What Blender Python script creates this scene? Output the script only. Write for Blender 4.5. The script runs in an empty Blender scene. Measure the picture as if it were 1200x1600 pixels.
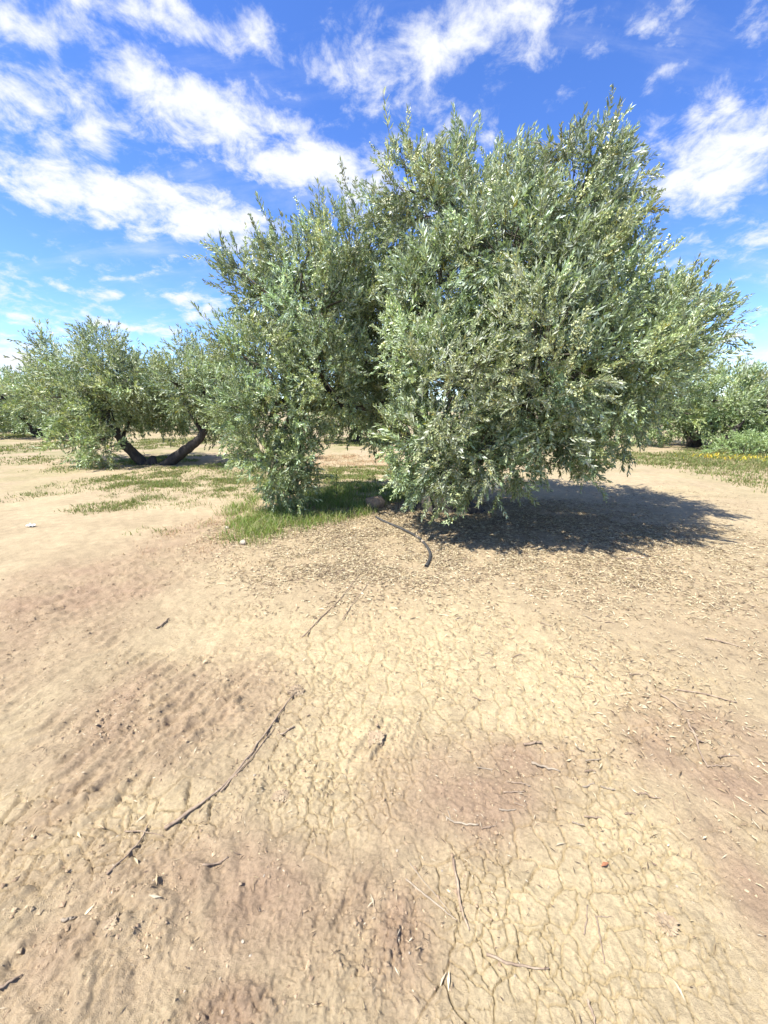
import bpy, math
import numpy as np
from mathutils import Vector

# ------------------------------------------------------------------ camera, sky, sun, exposure
scene = bpy.context.scene
PITCH = math.radians(14.9); CAM_H = 1.5; F = 601.0
cam_d = bpy.data.cameras.new('camera'); cam = bpy.data.objects.new('camera', cam_d)
scene.collection.objects.link(cam); scene.camera = cam
cam.location = (0, 0, CAM_H); cam.rotation_euler = (math.radians(90) - PITCH, 0, 0)
cam_d.sensor_fit = 'VERTICAL'; cam_d.sensor_height = 24.0
cam_d.lens = 12.0 / (800.0 / F); cam_d.clip_start = 0.02; cam_d.clip_end = 6000
scene.cycles.max_bounces = 6; scene.render.resolution_x = 768; scene.render.resolution_y = 1024

SUN_EL = math.radians(61); SUN_AZ = math.radians(-120)       # azimuth from +Y, clockwise
sun_dir = Vector((math.sin(SUN_AZ) * math.cos(SUN_EL), math.cos(SUN_AZ) * math.cos(SUN_EL), math.sin(SUN_EL)))
ld = bpy.data.lights.new('sun', 'SUN'); ld.energy = 5.0; ld.angle = math.radians(0.53); ld.color = (1.0, 0.96, 0.89)
sun = bpy.data.objects.new('sun', ld); scene.collection.objects.link(sun)
sun.rotation_euler = sun_dir.to_track_quat('Z', 'Y').to_euler()
scene.view_settings.view_transform = 'Standard'; scene.view_settings.look = 'None'
scene.view_settings.gamma = 1.0; scene.view_settings.use_curve_mapping = False
scene.view_settings.exposure = 1.25

FWD = np.array([0, math.cos(PITCH), -math.sin(PITCH)]); UPV = np.array([0, math.sin(PITCH), math.cos(PITCH)])
def ray(px, py): return np.array([(px - 600) / F, 0, 0]) + UPV * ((800 - py) / F) + FWD
def at(px, py, Y):                                     # the point of the place seen at (px,py), Y metres ahead
    d = ray(px, py); return np.array([0, 0, CAM_H]) + d * (Y / d[1])
def gp(px, py):                                        # the point on flat ground
    d = ray(px, min(py, 9999)); t = CAM_H / max(-d[2], 0.004); return np.array([d[0] * t, d[1] * t])
def depth(p): return float((np.asarray(p) - np.array([0, 0, CAM_H])) @ FWD)

world = bpy.data.worlds.new('World'); scene.world = world; world.use_nodes = True
wn = world.node_tree.nodes; wl = world.node_tree.links
for n in list(wn): wn.remove(n)
def W(t, **k):
    n = wn.new(t)
    for a, b in k.items(): setattr(n, a, b)
    return n
def wmath(op, a, b=None, c=None, clamp=False):
    n = W('ShaderNodeMath', operation=op, use_clamp=clamp)
    for i, v in enumerate((a, b, c)):
        if v is None: continue
        if isinstance(v, (int, float)): n.inputs[i].default_value = v
        else: wl.new(v, n.inputs[i])
    return n.outputs[0]
def wvec(op, a, b=None):
    n = W('ShaderNodeVectorMath', operation=op)
    for i, v in enumerate((a, b)):
        if v is None: continue
        if isinstance(v, (tuple, list)): n.inputs[i].default_value = v
        else: wl.new(v, n.inputs[i])
    return n
out = W('ShaderNodeOutputWorld')
sky = W('ShaderNodeTexSky'); sky.sky_type = 'NISHITA'; sky.sun_disc = False
sky.sun_elevation = SUN_EL; sky.sun_rotation = SUN_AZ; sky.altitude = 300
sky.air_density = 0.8; sky.dust_density = 0.1; sky.ozone_density = 3.5
hs = W('ShaderNodeHueSaturation'); hs.inputs['Saturation'].default_value = 1.2; hs.inputs['Hue'].default_value = 0.513
hs.inputs['Value'].default_value = 1.0
wl.new(sky.outputs[0], hs.inputs['Color'])
bg = W('ShaderNodeBackground'); bg.inputs[1].default_value = 0.138; wl.new(hs.outputs[0], bg.inputs[0])
tc = W('ShaderNodeTexCoord'); D = tc.outputs['Generated']
sep = W('ShaderNodeSeparateXYZ'); wl.new(D, sep.inputs[0])
zz = wmath('ADD', wmath('MAXIMUM', sep.outputs[2], 0.0), 0.30)
cmb = W('ShaderNodeCombineXYZ')
wl.new(wmath('DIVIDE', sep.outputs[0], zz), cmb.inputs[0]); wl.new(wmath('DIVIDE', sep.outputs[1], zz), cmb.inputs[1])
P = cmb.outputs[0]
def wnoise(vec, scale, detail, rough, dist=0.0):
    n = W('ShaderNodeTexNoise'); n.inputs['Scale'].default_value = scale; n.inputs['Detail'].default_value = detail
    n.inputs['Roughness'].default_value = rough; n.inputs['Distortion'].default_value = dist
    wl.new(vec, n.inputs['Vector']); return n.outputs[0]
big = wnoise(wvec('ADD', P, (3.1, 7.7, 0.4)).outputs[0], 4.2, 9, 0.60, 0.12)
fine = wnoise(wvec('ADD', P, (1.7, 2.2, 5.0)).outputs[0], 12.0, 9, 0.64, 0.3)
streak_v = W('ShaderNodeMapping'); streak_v.inputs['Rotation'].default_value = (0, 0, math.radians(38)); streak_v.inputs['Scale'].default_value = (0.55, 3.0, 1)
wl.new(P, streak_v.inputs[0])
streak = wnoise(streak_v.outputs[0], 2.2, 9, 0.62, 0.4)
# cloud banks: centre (as a direction), size, density
banks = [(60, 165, 190, 120, .58), (20, 40, 120, 60, .5), (240, 25, 130, 50, .58), (310, 165, 130, 65, .74), (440, 195, 55, 32, .55), (90, 290, 90, 40, .45),
         (250, 325, 200, 60, .74), (480, 262, 130, 55, .72), (1120, 265, 140, 90, .68), (20, 560, 110, 45, .55),
         (1150, 570, 160, 55, .50), (290, 467, 70, 16, .42), (215, 512, 75, 16, .46), (310, 496, 40, 12, .36), (720, 55, 150, 80, .44),
         (560, 110, 140, 60, .32), (1010, 50, 110, 50, .32), (1050, 105, 50, 14, .3), (150, 458, 80, 12, .36), (400, 30, 100, 60, .28), (1190, 200, 110, 80, .42)]
acc = None
for (px, py, rx, ry, a) in banks:
    d0 = ray(px, py); d0 /= np.linalg.norm(d0)
    dx = ray(px + rx, py); dx /= np.linalg.norm(dx); dz = ray(px, py - ry); dz /= np.linalg.norm(dz)
    sx = 1 / max(abs(dx[0] - d0[0]), .01); sz = 1 / max(abs(dz[2] - d0[2]), .01)
    e = wvec('LENGTH', wvec('MULTIPLY', wvec('SUBTRACT', D, tuple(d0)).outputs[0], (sx, 0, sz)).outputs[0]).outputs['Value']
    f = wmath('MULTIPLY', wmath('SMOOTH_MAX', wmath('SUBTRACT', 1.25, e), 0.0, 0.25), a)
    acc = f if acc is None else wmath('MAXIMUM', acc, f)
acc = wmath('MAXIMUM', wmath('MINIMUM', acc, .80), .10)
nz = wmath('ADD', wmath('MULTIPLY', big, 0.55), wmath('MULTIPLY', fine, 0.65))
m1 = wmath('ADD', wmath('MULTIPLY', wmath('SUBTRACT', nz, 0.60), 4.4), wmath('MULTIPLY', acc, 1.55))
m1 = wmath('MULTIPLY', wmath('SUBTRACT', m1, 0.10), 0.95, clamp=True)
m2 = wmath('MULTIPLY', wmath('SUBTRACT', wmath('ADD', streak, wmath('MULTIPLY', fine, 0.25)), 0.58), 2.2, clamp=True)
m2 = wmath('MULTIPLY', m2, 0.66)
mk = W('ShaderNodeMapRange', interpolation_type='SMOOTHSTEP'); wl.new(wmath('MAXIMUM', m1, m2), mk.inputs[0])
mk.inputs[1].default_value = 0.0; mk.inputs[2].default_value = 1.0; mk.inputs[3].default_value = 0.0; mk.inputs[4].default_value = 0.97
cb = W('ShaderNodeBackground'); cb.inputs[1].default_value = 0.47
cr = W('ShaderNodeMix', data_type='RGBA'); wl.new(wmath('MULTIPLY', fine, 1.0), cr.inputs[0])
cr.inputs[6].default_value = (0.86, 0.91, 1.0, 1); cr.inputs[7].default_value = (1, 1, 1, 1); wl.new(cr.outputs[2], cb.inputs[0])
mx = W('ShaderNodeMixShader'); wl.new(mk.outputs[0], mx.inputs[0]); wl.new(bg.outputs[0], mx.inputs[1]); wl.new(cb.outputs[0], mx.inputs[2])
wl.new(mx.outputs[0], out.inputs[0])

# ------------------------------------------------------------------ helpers
C = scene.collection
RNG = np.random.default_rng(7)
def tag(o, label=None, cat=None, group=None, kind=None):
    for k, v in (('label', label), ('category', cat), ('group', group), ('kind', kind)):
        if v: o[k] = v
    return o
def empty(name, loc):
    o = bpy.data.objects.new(name, None); o.empty_display_size = 0.1; C.objects.link(o); o.location = loc; return o
def mesh_np(name, V, Fc, col=None, smooth=False, mat=None, attrs=None):
    me = bpy.data.meshes.new(name); V = np.ascontiguousarray(V, np.float32); Fc = np.ascontiguousarray(Fc, np.int32)
    k = Fc.shape[1]
    me.vertices.add(len(V)); me.vertices.foreach_set('co', V.ravel())
    me.loops.add(Fc.size); me.loops.foreach_set('vertex_index', Fc.ravel())
    me.polygons.add(len(Fc)); me.polygons.foreach_set('loop_start', np.arange(0, Fc.size, k, dtype=np.int32))
    me.polygons.foreach_set('use_smooth', np.full(len(Fc), smooth))
    if col is not None:
        a = me.attributes.new('tint', 'FLOAT_COLOR', 'POINT')
        c4 = np.ones((len(V), 4), np.float32); c4[:, :3] = col; a.data.foreach_set('color', c4.ravel())
    for nm, arr in (attrs or {}).items():
        a = me.attributes.new(nm, 'FLOAT', 'POINT'); a.data.foreach_set('value', np.ascontiguousarray(arr, np.float32))
    me.update(calc_edges=True)
    if mat: me.materials.append(mat)
    return me
def obj(name, me, parent=None, loc=None):
    o = bpy.data.objects.new(name, me); C.objects.link(o)
    if parent: o.parent = parent
    if loc is not None: o.location = loc
    return o

def hash2(ix, iy, s=0):
    h = (ix.astype(np.int64) * 374761393 + iy.astype(np.int64) * 668265263 + s * 1442695041) & 0xFFFFFFFF
    h = ((h ^ (h >> 13)) * 1274126177) & 0xFFFFFFFF
    h = ((h ^ (h >> 16)) * 2246822519) & 0xFFFFFFFF
    return ((h ^ (h >> 15)) & 0xFFFFFF) / float(0x1000000)
def vnoise(x, y, s=0):
    ix = np.floor(x); iy = np.floor(y); fx = x - ix; fy = y - iy
    u = fx * fx * fx * (fx * (fx * 6 - 15) + 10); v = fy * fy * fy * (fy * (fy * 6 - 15) + 10)
    a = hash2(ix, iy, s); b = hash2(ix + 1, iy, s); c = hash2(ix, iy + 1, s); d = hash2(ix + 1, iy + 1, s)
    return (a + (b - a) * u) * (1 - v) + (c + (d - c) * u) * v
def fbm(x, y, o=4, s=0, g=0.5):
    t = 0; a = 1; n = 0
    for i in range(o):
        t = t + a * vnoise(x * 2 ** i + 13.7 * i, y * 2 ** i - 7.1 * i, s + i); n += a; a *= g
    return t / n
def voronoi(x, y, s=0):
    ix = np.floor(x); iy = np.floor(y)
    f1 = np.full(x.shape, 9.0); f2 = np.full(x.shape, 9.0)
    bx = np.zeros(x.shape); by = np.zeros(x.shape); cx2 = np.zeros(x.shape); cy2 = np.zeros(x.shape)
    for i in (-1, 0, 1):
        for j in (-1, 0, 1):
            qx = ix + i + 0.08 + 0.84 * hash2(ix + i, iy + j, s); qy = iy + j + 0.08 + 0.84 * hash2(ix + i, iy + j, s + 77)
            d = (qx - x) ** 2 + (qy - y) ** 2
            c1 = d < f1; c2 = (~c1) & (d < f2)
            f2 = np.where(c1, f1, np.where(c2, d, f2)); cx2 = np.where(c1, bx, np.where(c2, qx, cx2)); cy2 = np.where(c1, by, np.where(c2, qy, cy2))
            f1 = np.where(c1, d, f1); bx = np.where(c1, qx, bx); by = np.where(c1, qy, by)
    sep_ = np.sqrt((bx - cx2) ** 2 + (by - cy2) ** 2) + 1e-6
    return (f2 - f1) / (2 * sep_), hash2(np.floor(bx * 7), np.floor(by * 7), s + 5)

# an ellipse on the ground
def E(px, py, rx, ry):
    c = gp(px, py); a = abs(gp(px + rx, py)[0] - gp(px - rx, py)[0]) / 2
    y1 = gp(px, py + ry)[1]; y0 = gp(px, max(py - ry, 650))[1]
    return (c[0], (y0 + y1) / 2, a, (y0 - y1) / 2)
def emask(x, y, e, soft=1.0, wob=0.35):
    wx = (fbm(x * 1.3 + 5, y * 1.3, 4, 31) - .5) * 2 * wob; 
    d = np.sqrt(((x - e[0]) / e[2]) ** 2 + ((y - e[1]) / e[3]) ** 2) + wx
    t = np.clip((1.0 - d) / soft + 0.5, 0, 1); return t * t * (3 - 2 * t)
def umask(x, y, es, soft=.8, wob=.35):
    r = np.zeros(np.shape(x))
    for e in es: r = np.maximum(r, emask(x, y, e, soft, wob))
    return r

# ------------------------------------------------------------------ materials
def new_mat(name):
    m = bpy.data.materials.new(name); m.use_nodes = True; nt = m.node_tree
    return m, nt, nt.nodes, nt.links, nt.nodes['Principled BSDF']
def mat_tint(name, rough=0.6, transl=0.0, spec=0.5, noise=0.0, scale=60):
    m, nt, N, L, b = new_mat(name)
    a = N.new('ShaderNodeAttribute'); a.attribute_name = 'tint'; c = a.outputs['Color']
    if noise:
        t = N.new('ShaderNodeTexNoise'); t.inputs['Scale'].default_value = scale; t.inputs['Detail'].default_value = 4
        o = N.new('ShaderNodeTexCoord'); L.new(o.outputs['Object'], t.inputs['Vector'])
        r = N.new('ShaderNodeMapRange'); r.inputs[1].default_value = .25; r.inputs[2].default_value = .75; r.inputs[3].default_value = 1 - noise; r.inputs[4].default_value = 1 + noise
        L.new(t.outputs[0], r.inputs[0])
        v = N.new('ShaderNodeVectorMath'); v.operation = 'SCALE'; L.new(c, v.inputs[0]); L.new(r.outputs[0], v.inputs['Scale']); c = v.outputs[0]
    L.new(c, b.inputs['Base Color']); b.inputs['Roughness'].default_value = rough; b.inputs['Specular IOR Level'].default_value = spec
    if transl:
        tr = N.new('ShaderNodeBsdfTranslucent'); ms = N.new('ShaderNodeMixShader'); ms.inputs[0].default_value = transl
        g = N.new('ShaderNodeMix'); g.data_type = 'RGBA'; g.blend_type = 'MULTIPLY'; g.inputs[0].default_value = 1.0
        L.new(c, g.inputs[6]); g.inputs[7].default_value = (1.25, 1.35, .6, 1); L.new(g.outputs[2], tr.inputs[0])
        L.new(b.outputs[0], ms.inputs[1]); L.new(tr.outputs[0], ms.inputs[2]); L.new(ms.outputs[0], nt.nodes['Material Output'].inputs[0])
    return m
def mat_plain(name, c1, c2, scale=20, rough=0.85, bump=0.3, stretch=(1, 1, 1), dist=.01):
    m, nt, N, L, b = new_mat(name)
    o = N.new('ShaderNodeTexCoord'); mp = N.new('ShaderNodeMapping'); mp.inputs['Scale'].default_value = stretch; L.new(o.outputs['Object'], mp.inputs[0])
    t = N.new('ShaderNodeTexNoise'); t.inputs['Scale'].default_value = scale; t.inputs['Detail'].default_value = 8; t.inputs['Roughness'].default_value = .65
    L.new(mp.outputs[0], t.inputs['Vector'])
    r = N.new('ShaderNodeValToRGB'); r.color_ramp.elements[0].color = (*c1, 1); r.color_ramp.elements[1].color = (*c2, 1)
    r.color_ramp.elements[0].position = .32; r.color_ramp.elements[1].position = .7
    L.new(t.outputs[0], r.inputs[0]); L.new(r.outputs[0], b.inputs['Base Color']); b.inputs['Roughness'].default_value = rough
    if bump:
        bp = N.new('ShaderNodeBump'); bp.inputs['Strength'].default_value = bump; bp.inputs['Distance'].default_value = dist
        L.new(t.outputs[0], bp.inputs['Height']); L.new(bp.outputs[0], b.inputs['Normal'])
    return m
M_leaf = mat_tint('olive_leaf', .42, .20, .5)
M_crumb = mat_tint('soil_crumb', .95, 0, .1, .2, 80)
M_grass = mat_tint('grass_blade', .55, .30, .3)
M_litter = mat_tint('dry_leaf', .7, .08, .25)
M_bark = mat_plain('olive_bark', (.018, .015, .012), (.075, .062, .05), 14, .9, .9, (1, 1, .35), .02)
M_twigbark = mat_plain('twig_bark', (.05, .042, .03), (.13, .11, .08), 30, .85, .2)
M_stick = mat_plain('dry_stick', (.13, .085, .055), (.36, .28, .19), 35, .85, .5, (1, 1, 1), .004)
M_stick2 = mat_plain('bleached_stick', (.19, .15, .105), (.33, .27, .19), 40, .8, .3, (1, 1, 1), .003)
M_rock = mat_plain('brown_rock', (.12, .085, .06), (.32, .24, .165), 9, .9, .8, (1, 1, 1), .03)
M_pebble = mat_plain('pale_pebble', (.28, .23, .165), (.42, .36, .28), 30, .8, .3, (1, 1, 1), .004)
M_pipe = mat_plain('pipe_plastic', (.02, .02, .02), (.07, .065, .055), 18, .55, .15, (1, 1, 1), .002)
M_scrap = mat_plain('white_scrap', (.50, .50, .49), (.66, .66, .64), 20, .5, .2)
M_clod = mat_plain('soil_clod', (.20, .145, .09), (.36, .28, .175), 25, .95, .6, (1, 1, 1), .006)

# ------------------------------------------------------------------ ground
TREE = gp(690, 800)                                    # where the near tree stands
LD = gp(470, 1075) - gp(255, 1295); LD = LD / np.linalg.norm(LD)   # direction of the old wheel marks
def macro(x, y):
    x = np.asarray(x, float); y = np.asarray(y, float); r = np.hypot(x, y)
    z = (fbm(x * .45, y * .45, 3, 3) - .5) * .10 * np.clip(r / 4, .25, 1)
    z = z + .10 * np.exp(-((x - TREE[0]) ** 2 + (y - TREE[1]) ** 2) / 2.2 ** 2)
    return z
rough_es = [E(90, 960, 190, 110), E(300, 1120, 150, 90), E(120, 1480, 190, 130), E(330, 1590, 110, 60), E(560, 1490, 90, 110), E(580, 1160, 60, 40), E(430, 1230, 90, 45)]
loose_es = [E(90, 960, 170, 100), E(280, 1110, 150, 90), E(330, 1400, 330, 110), E(120, 1500, 150, 120), E(360, 1580, 70, 60), E(700, 1260, 170, 90), E(800, 1190, 110, 40),
            E(1120, 1200, 130, 90), E(640, 1480, 70, 120), E(1180, 1400, 60, 160), E(150, 1200, 60, 120), E(310, 845, 90, 40), E(1130, 960, 90, 60)]
crust_es = [E(620, 1030, 330, 110), E(900, 1120, 220, 130), E(880, 1480, 260, 180), E(560, 1200, 130, 130), E(130, 1310, 180, 90), E(1000, 1330, 200, 90)]
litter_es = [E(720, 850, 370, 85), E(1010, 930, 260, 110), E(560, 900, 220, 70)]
STRONG = [E(850, 1480, 270, 150), E(640, 1040, 200, 70)]; WEAK = [E(380, 1530, 260, 130)]
TRACKS = [(gp(-40, 862), gp(330, 1130), .20), (gp(-60, 1010), gp(170, 1300), .18), (gp(60, 1600), gp(330, 1330), .14)]
def height(x, y, fine_lod=None):
    """ground height and its colour masks"""
    r = np.hypot(x, y); near = np.clip((9 - r) / 5, 0, 1)
    z = macro(x, y)
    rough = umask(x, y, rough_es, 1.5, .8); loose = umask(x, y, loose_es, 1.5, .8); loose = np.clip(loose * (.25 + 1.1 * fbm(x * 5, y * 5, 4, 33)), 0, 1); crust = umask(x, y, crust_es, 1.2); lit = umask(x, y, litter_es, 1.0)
    # along / across the wheel marks
    u = x * LD[0] + y * LD[1]; v = -x * LD[1] + y * LD[0]
    rid = np.abs(fbm(u * 3.0, v * 13, 4, 9) - .5) * 2
    z = z + near * (.10 + .90 * rough) *   .026 * (1 - rid) ** 3 * (0.4 + fbm(x * 2, y * 2, 2, 4))
    # clods
    cl = fbm(x * 26 + 2 * rid, y * 26, 4, 15, .65); cl = np.clip(cl - .52, 0, 1) + .5 * np.clip(fbm(x * 70, y * 70, 2, 16) - .6, 0, 1)
    z = z + near * (.10 + rough * .90 + .25 * loose) * .055 * cl
    z = z + near * .026 * (fbm(x * 7, y * 7, 5, 21, .55) - .5)
    z = z + near * (.008 + .006 * loose + .008 * rough) * (fbm(x * 55, y * 55, 3, 25, .65) - .5)
    # lug marks of a tractor tyre
    tk = np.zeros(np.shape(x)); 
    for q0, q1, wd_ in TRACKS:
        d_ = (q1 - q0) / np.linalg.norm(q1 - q0); su = (x - q0[0]) * d_[0] + (y - q0[1]) * d_[1]; sv = -(x - q0[0]) * d_[1] + (y - q0[1]) * d_[0]
        sv = sv + .10 * (fbm(su * 1.5, su * 0 + 3, 2, 71) - .5)
        band = np.clip(1.3 - np.abs(sv) / wd_, 0, 1) * np.clip(su / .4 + .5, 0, 1) * np.clip((np.linalg.norm(q1 - q0) - su) / .4 + .5, 0, 1)
        lug = .5 + .5 * np.sin(2 * math.pi * (su / .105 + np.abs(sv) * 4.5 + .5 * fbm(x * 6, y * 6, 2, 73)))
        tk = np.maximum(tk, band * np.clip(lug * 1.8 - .7, 0, 1) * np.clip(fbm(x * 4, y * 4, 3, 74) * 3.4 - 1.0, 0, 1))
    z = z + .020 * tk * near
    # drying cracks
    wx = x + .035 * (fbm(x * 9, y * 9, 3, 41) - .5) + .012 * (vnoise(x * 45, y * 45, 42) - .5)
    wy = y + .035 * (fbm(x * 9 + 50, y * 9, 3, 43) - .5) + .012 * (vnoise(x * 45 + 9, y * 45, 44) - .5)
    d1, id1 = voronoi(wx / .098, wy / .098, 51); d1 = d1 * .098
    d2, id2 = voronoi(wx / .047, wy / .047, 52); d2 = d2 * .047
    amp = np.clip(fbm(x * 2.6, y * 2.6, 3, 55) * 2.6 - .65, 0, 1)
    amp = np.maximum(amp, .8 * umask(x, y, STRONG, 1.0)) * (1 - .85 * umask(x, y, WEAK, 1.0))
    amp2 = np.clip(fbm(x * 3.4 + 9, y * 3.4, 3, 56) * 3.0 - 1.15, 0, 1)
    cm = np.clip(.30 + crust * .9 - loose * .6 - rough * .35 - lit * .5, 0, 1) * np.clip((7.5 - r) / 3, 0, 1)
    sp = fine_lod if fine_lod is not None else .003
    w1 = np.maximum(.0016 * (.5 + amp), sp * .62); w2 = np.maximum(.0014, sp * .55)
    k1 = np.clip(1.25 - d1 / w1, 0, 1) * np.clip(amp * cm * 2.4 - .15, 0, 1); k2 = np.clip(1.2 - d2 / w2, 0, 1) * np.clip(amp2 * cm * 1.8 - .2, 0, 1) * .7
    ck = np.maximum(k1, k2)
    z = z - .019 * ck
    z = z + cm * .004 * (id1 - .5) * amp + cm * .003 * np.exp(-d1 / .012) * amp
    return z, loose, crust, lit, ck
# polar sheet, fine in front of the camera and coarser with distance
A0 = 0.0037
r_list = [0.0, .12, .25, .36]
r = .42
while r < 5000:
    r_list.append(r)
    r += max(A0 * r, (A0 / 2.3) * r * r) if r < 40 else r * .12
rr = np.array(r_list)
th_f = np.arange(-1.13, 1.13, A0 * 1.12)
th = np.concatenate([np.arange(-math.pi, -1.14, .03), th_f, np.arange(1.14, math.pi, .03)])
R_, T_ = np.meshgrid(rr, th, indexing='ij')
GX = R_ * np.sin(T_); GY = R_ * np.cos(T_)
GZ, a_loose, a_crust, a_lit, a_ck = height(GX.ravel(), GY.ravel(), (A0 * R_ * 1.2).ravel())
far_drop = np.clip((R_.ravel() - 60) / 2000, 0, 1) * 2.0
nR, nT = R_.shape
idx = np.arange(nR * nT).reshape(nR, nT)
nx = np.roll(idx, -1, axis=1)
q = np.stack([idx[:-1], idx[1:], nx[1:], nx[:-1]], -1).reshape(-1, 4)[:, ::-1]
GZ = GZ - far_drop
a_far = np.clip((R_.ravel() - 7) / 10, 0, 1)
gmat, nt, N, L, b = new_mat('dry_cracked_soil')
def gattr(n):
    a = N.new('ShaderNodeAttribute'); a.attribute_name = n; return a.outputs['Fac']
def gmix(f, c1, c2):
    m = N.new('ShaderNodeMix'); m.data_type = 'RGBA'
    if isinstance(f, (int, float)): m.inputs[0].default_value = f
    else: L.new(f, m.inputs[0])
    for i, c in ((6, c1), (7, c2)):
        if isinstance(c, tuple): m.inputs[i].default_value = (*c, 1)
        else: L.new(c, m.inputs[i])
    return m.outputs[2]
def gnoise(scale, detail=6, rough=.6, vec=None):
    t = N.new('ShaderNodeTexNoise'); t.inputs['Scale'].default_value = scale; t.inputs['Detail'].default_value = detail; t.inputs['Roughness'].default_value = rough
    L.new(vec or gco, t.inputs['Vector']); return t.outputs[0]
def gramp(f, a, b_):
    r_ = N.new('ShaderNodeMapRange'); r_.interpolation_type = 'SMOOTHSTEP'; L.new(f, r_.inputs[0]); r_.inputs[1].default_value = a; r_.inputs[2].default_value = b_; return r_.outputs[0]
gco = N.new('ShaderNodeTexCoord').outputs['Object']
n_big = gnoise(1.1, 8, .62); n_mid = gnoise(9, 8, .65); n_fine = gnoise(90, 6, .7); n_grit = gnoise(380, 3, .6)
base = gmix(gramp(n_big, .35, .65), (.322, .252, .154), (.390, .310, .190))
base = gmix(gattr('crust'), base, (.435, .347, .205))
base = gmix(gattr('loose'), base, (.292, .208, .135))
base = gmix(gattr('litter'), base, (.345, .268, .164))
farc = gmix(gramp(gnoise(.8, 9, .68), .40, .62), (.33, .255, .165), (.225, .205, .10))
base = gmix(gattr('far'), base, farc)
mm = N.new('ShaderNodeMapRange'); L.new(n_mid, mm.inputs[0]); mm.inputs[1].default_value = .25; mm.inputs[2].default_value = .75; mm.inputs[3].default_value = .78; mm.inputs[4].default_value = 1.18
mf = N.new('ShaderNodeMapRange'); L.new(n_fine, mf.inputs[0]); mf.inputs[1].default_value = .25; mf.inputs[2].default_value = .75; mf.inputs[3].default_value = .70; mf.inputs[4].default_value = 1.26
mu = N.new('ShaderNodeMath'); mu.operation = 'MULTIPLY'; L.new(mm.outputs[0], mu.inputs[0]); L.new(mf.outputs[0], mu.inputs[1])
vs = N.new('ShaderNodeVectorMath'); vs.operation = 'SCALE'; L.new(base, vs.inputs[0]); L.new(mu.outputs[0], vs.inputs['Scale'])
L.new(vs.outputs[0], b.inputs['Base Color']); b.inputs['Roughness'].default_value = .95; b.inputs['Specular IOR Level'].default_value = .15
hsum = N.new('ShaderNodeMath'); hsum.operation = 'ADD'; L.new(n_fine, hsum.inputs[0]); L.new(n_grit, hsum.inputs[1])
bp = N.new('ShaderNodeBump'); bp.inputs['Strength'].default_value = .9; bp.inputs['Distance'].default_value = .0075
L.new(hsum.outputs[0], bp.inputs['Height']); L.new(bp.outputs[0], b.inputs['Normal'])
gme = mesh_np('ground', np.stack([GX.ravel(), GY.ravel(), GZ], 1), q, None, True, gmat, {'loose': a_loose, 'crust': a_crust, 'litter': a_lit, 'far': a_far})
ground = tag(obj('ground', gme), kind='structure')
print('ground quads', len(q))
def gz(x, y): return float(macro(np.array([x]), np.array([y]))[0])
def gzf(x, y): return height(np.atleast_1d(np.asarray(x, float)), np.atleast_1d(np.asarray(y, float)))[0]
def g3(px, py, lift=0.0):
    p = gp(px, py); return np.array([p[0], p[1], float(gzf(p[0], p[1])[0]) + lift])

# low wooded hill on the horizon
hx = np.linspace(-420, 420, 141); ht = np.linspace(0, 1, 9)
HX, HT = np.meshgrid(hx, ht, indexing='ij')
HY = 330 + 160 * HT - .0004 * HX ** 2
HZ = np.sin(HT * math.pi / 2) * (8 + 12 * fbm(HX.ravel() * .008, HX.ravel() * 0 + 2, 3, 61).reshape(HX.shape) + np.clip(-HX - 150, 0, 200) * .06) - 2
ii = np.arange(HX.size).reshape(HX.shape)
hq = np.stack([ii[:-1, :-1], ii[1:, :-1], ii[1:, 1:], ii[:-1, 1:]], -1).reshape(-1, 4)
M_hill = mat_plain('wooded_hill', (.035, .05, .03), (.09, .105, .055), .08, .95, 0)
tag(obj('hill', mesh_np('hill', np.stack([HX.ravel(), HY.ravel(), HZ.ravel()], 1), hq, None, True, M_hill)), kind='structure')

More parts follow.
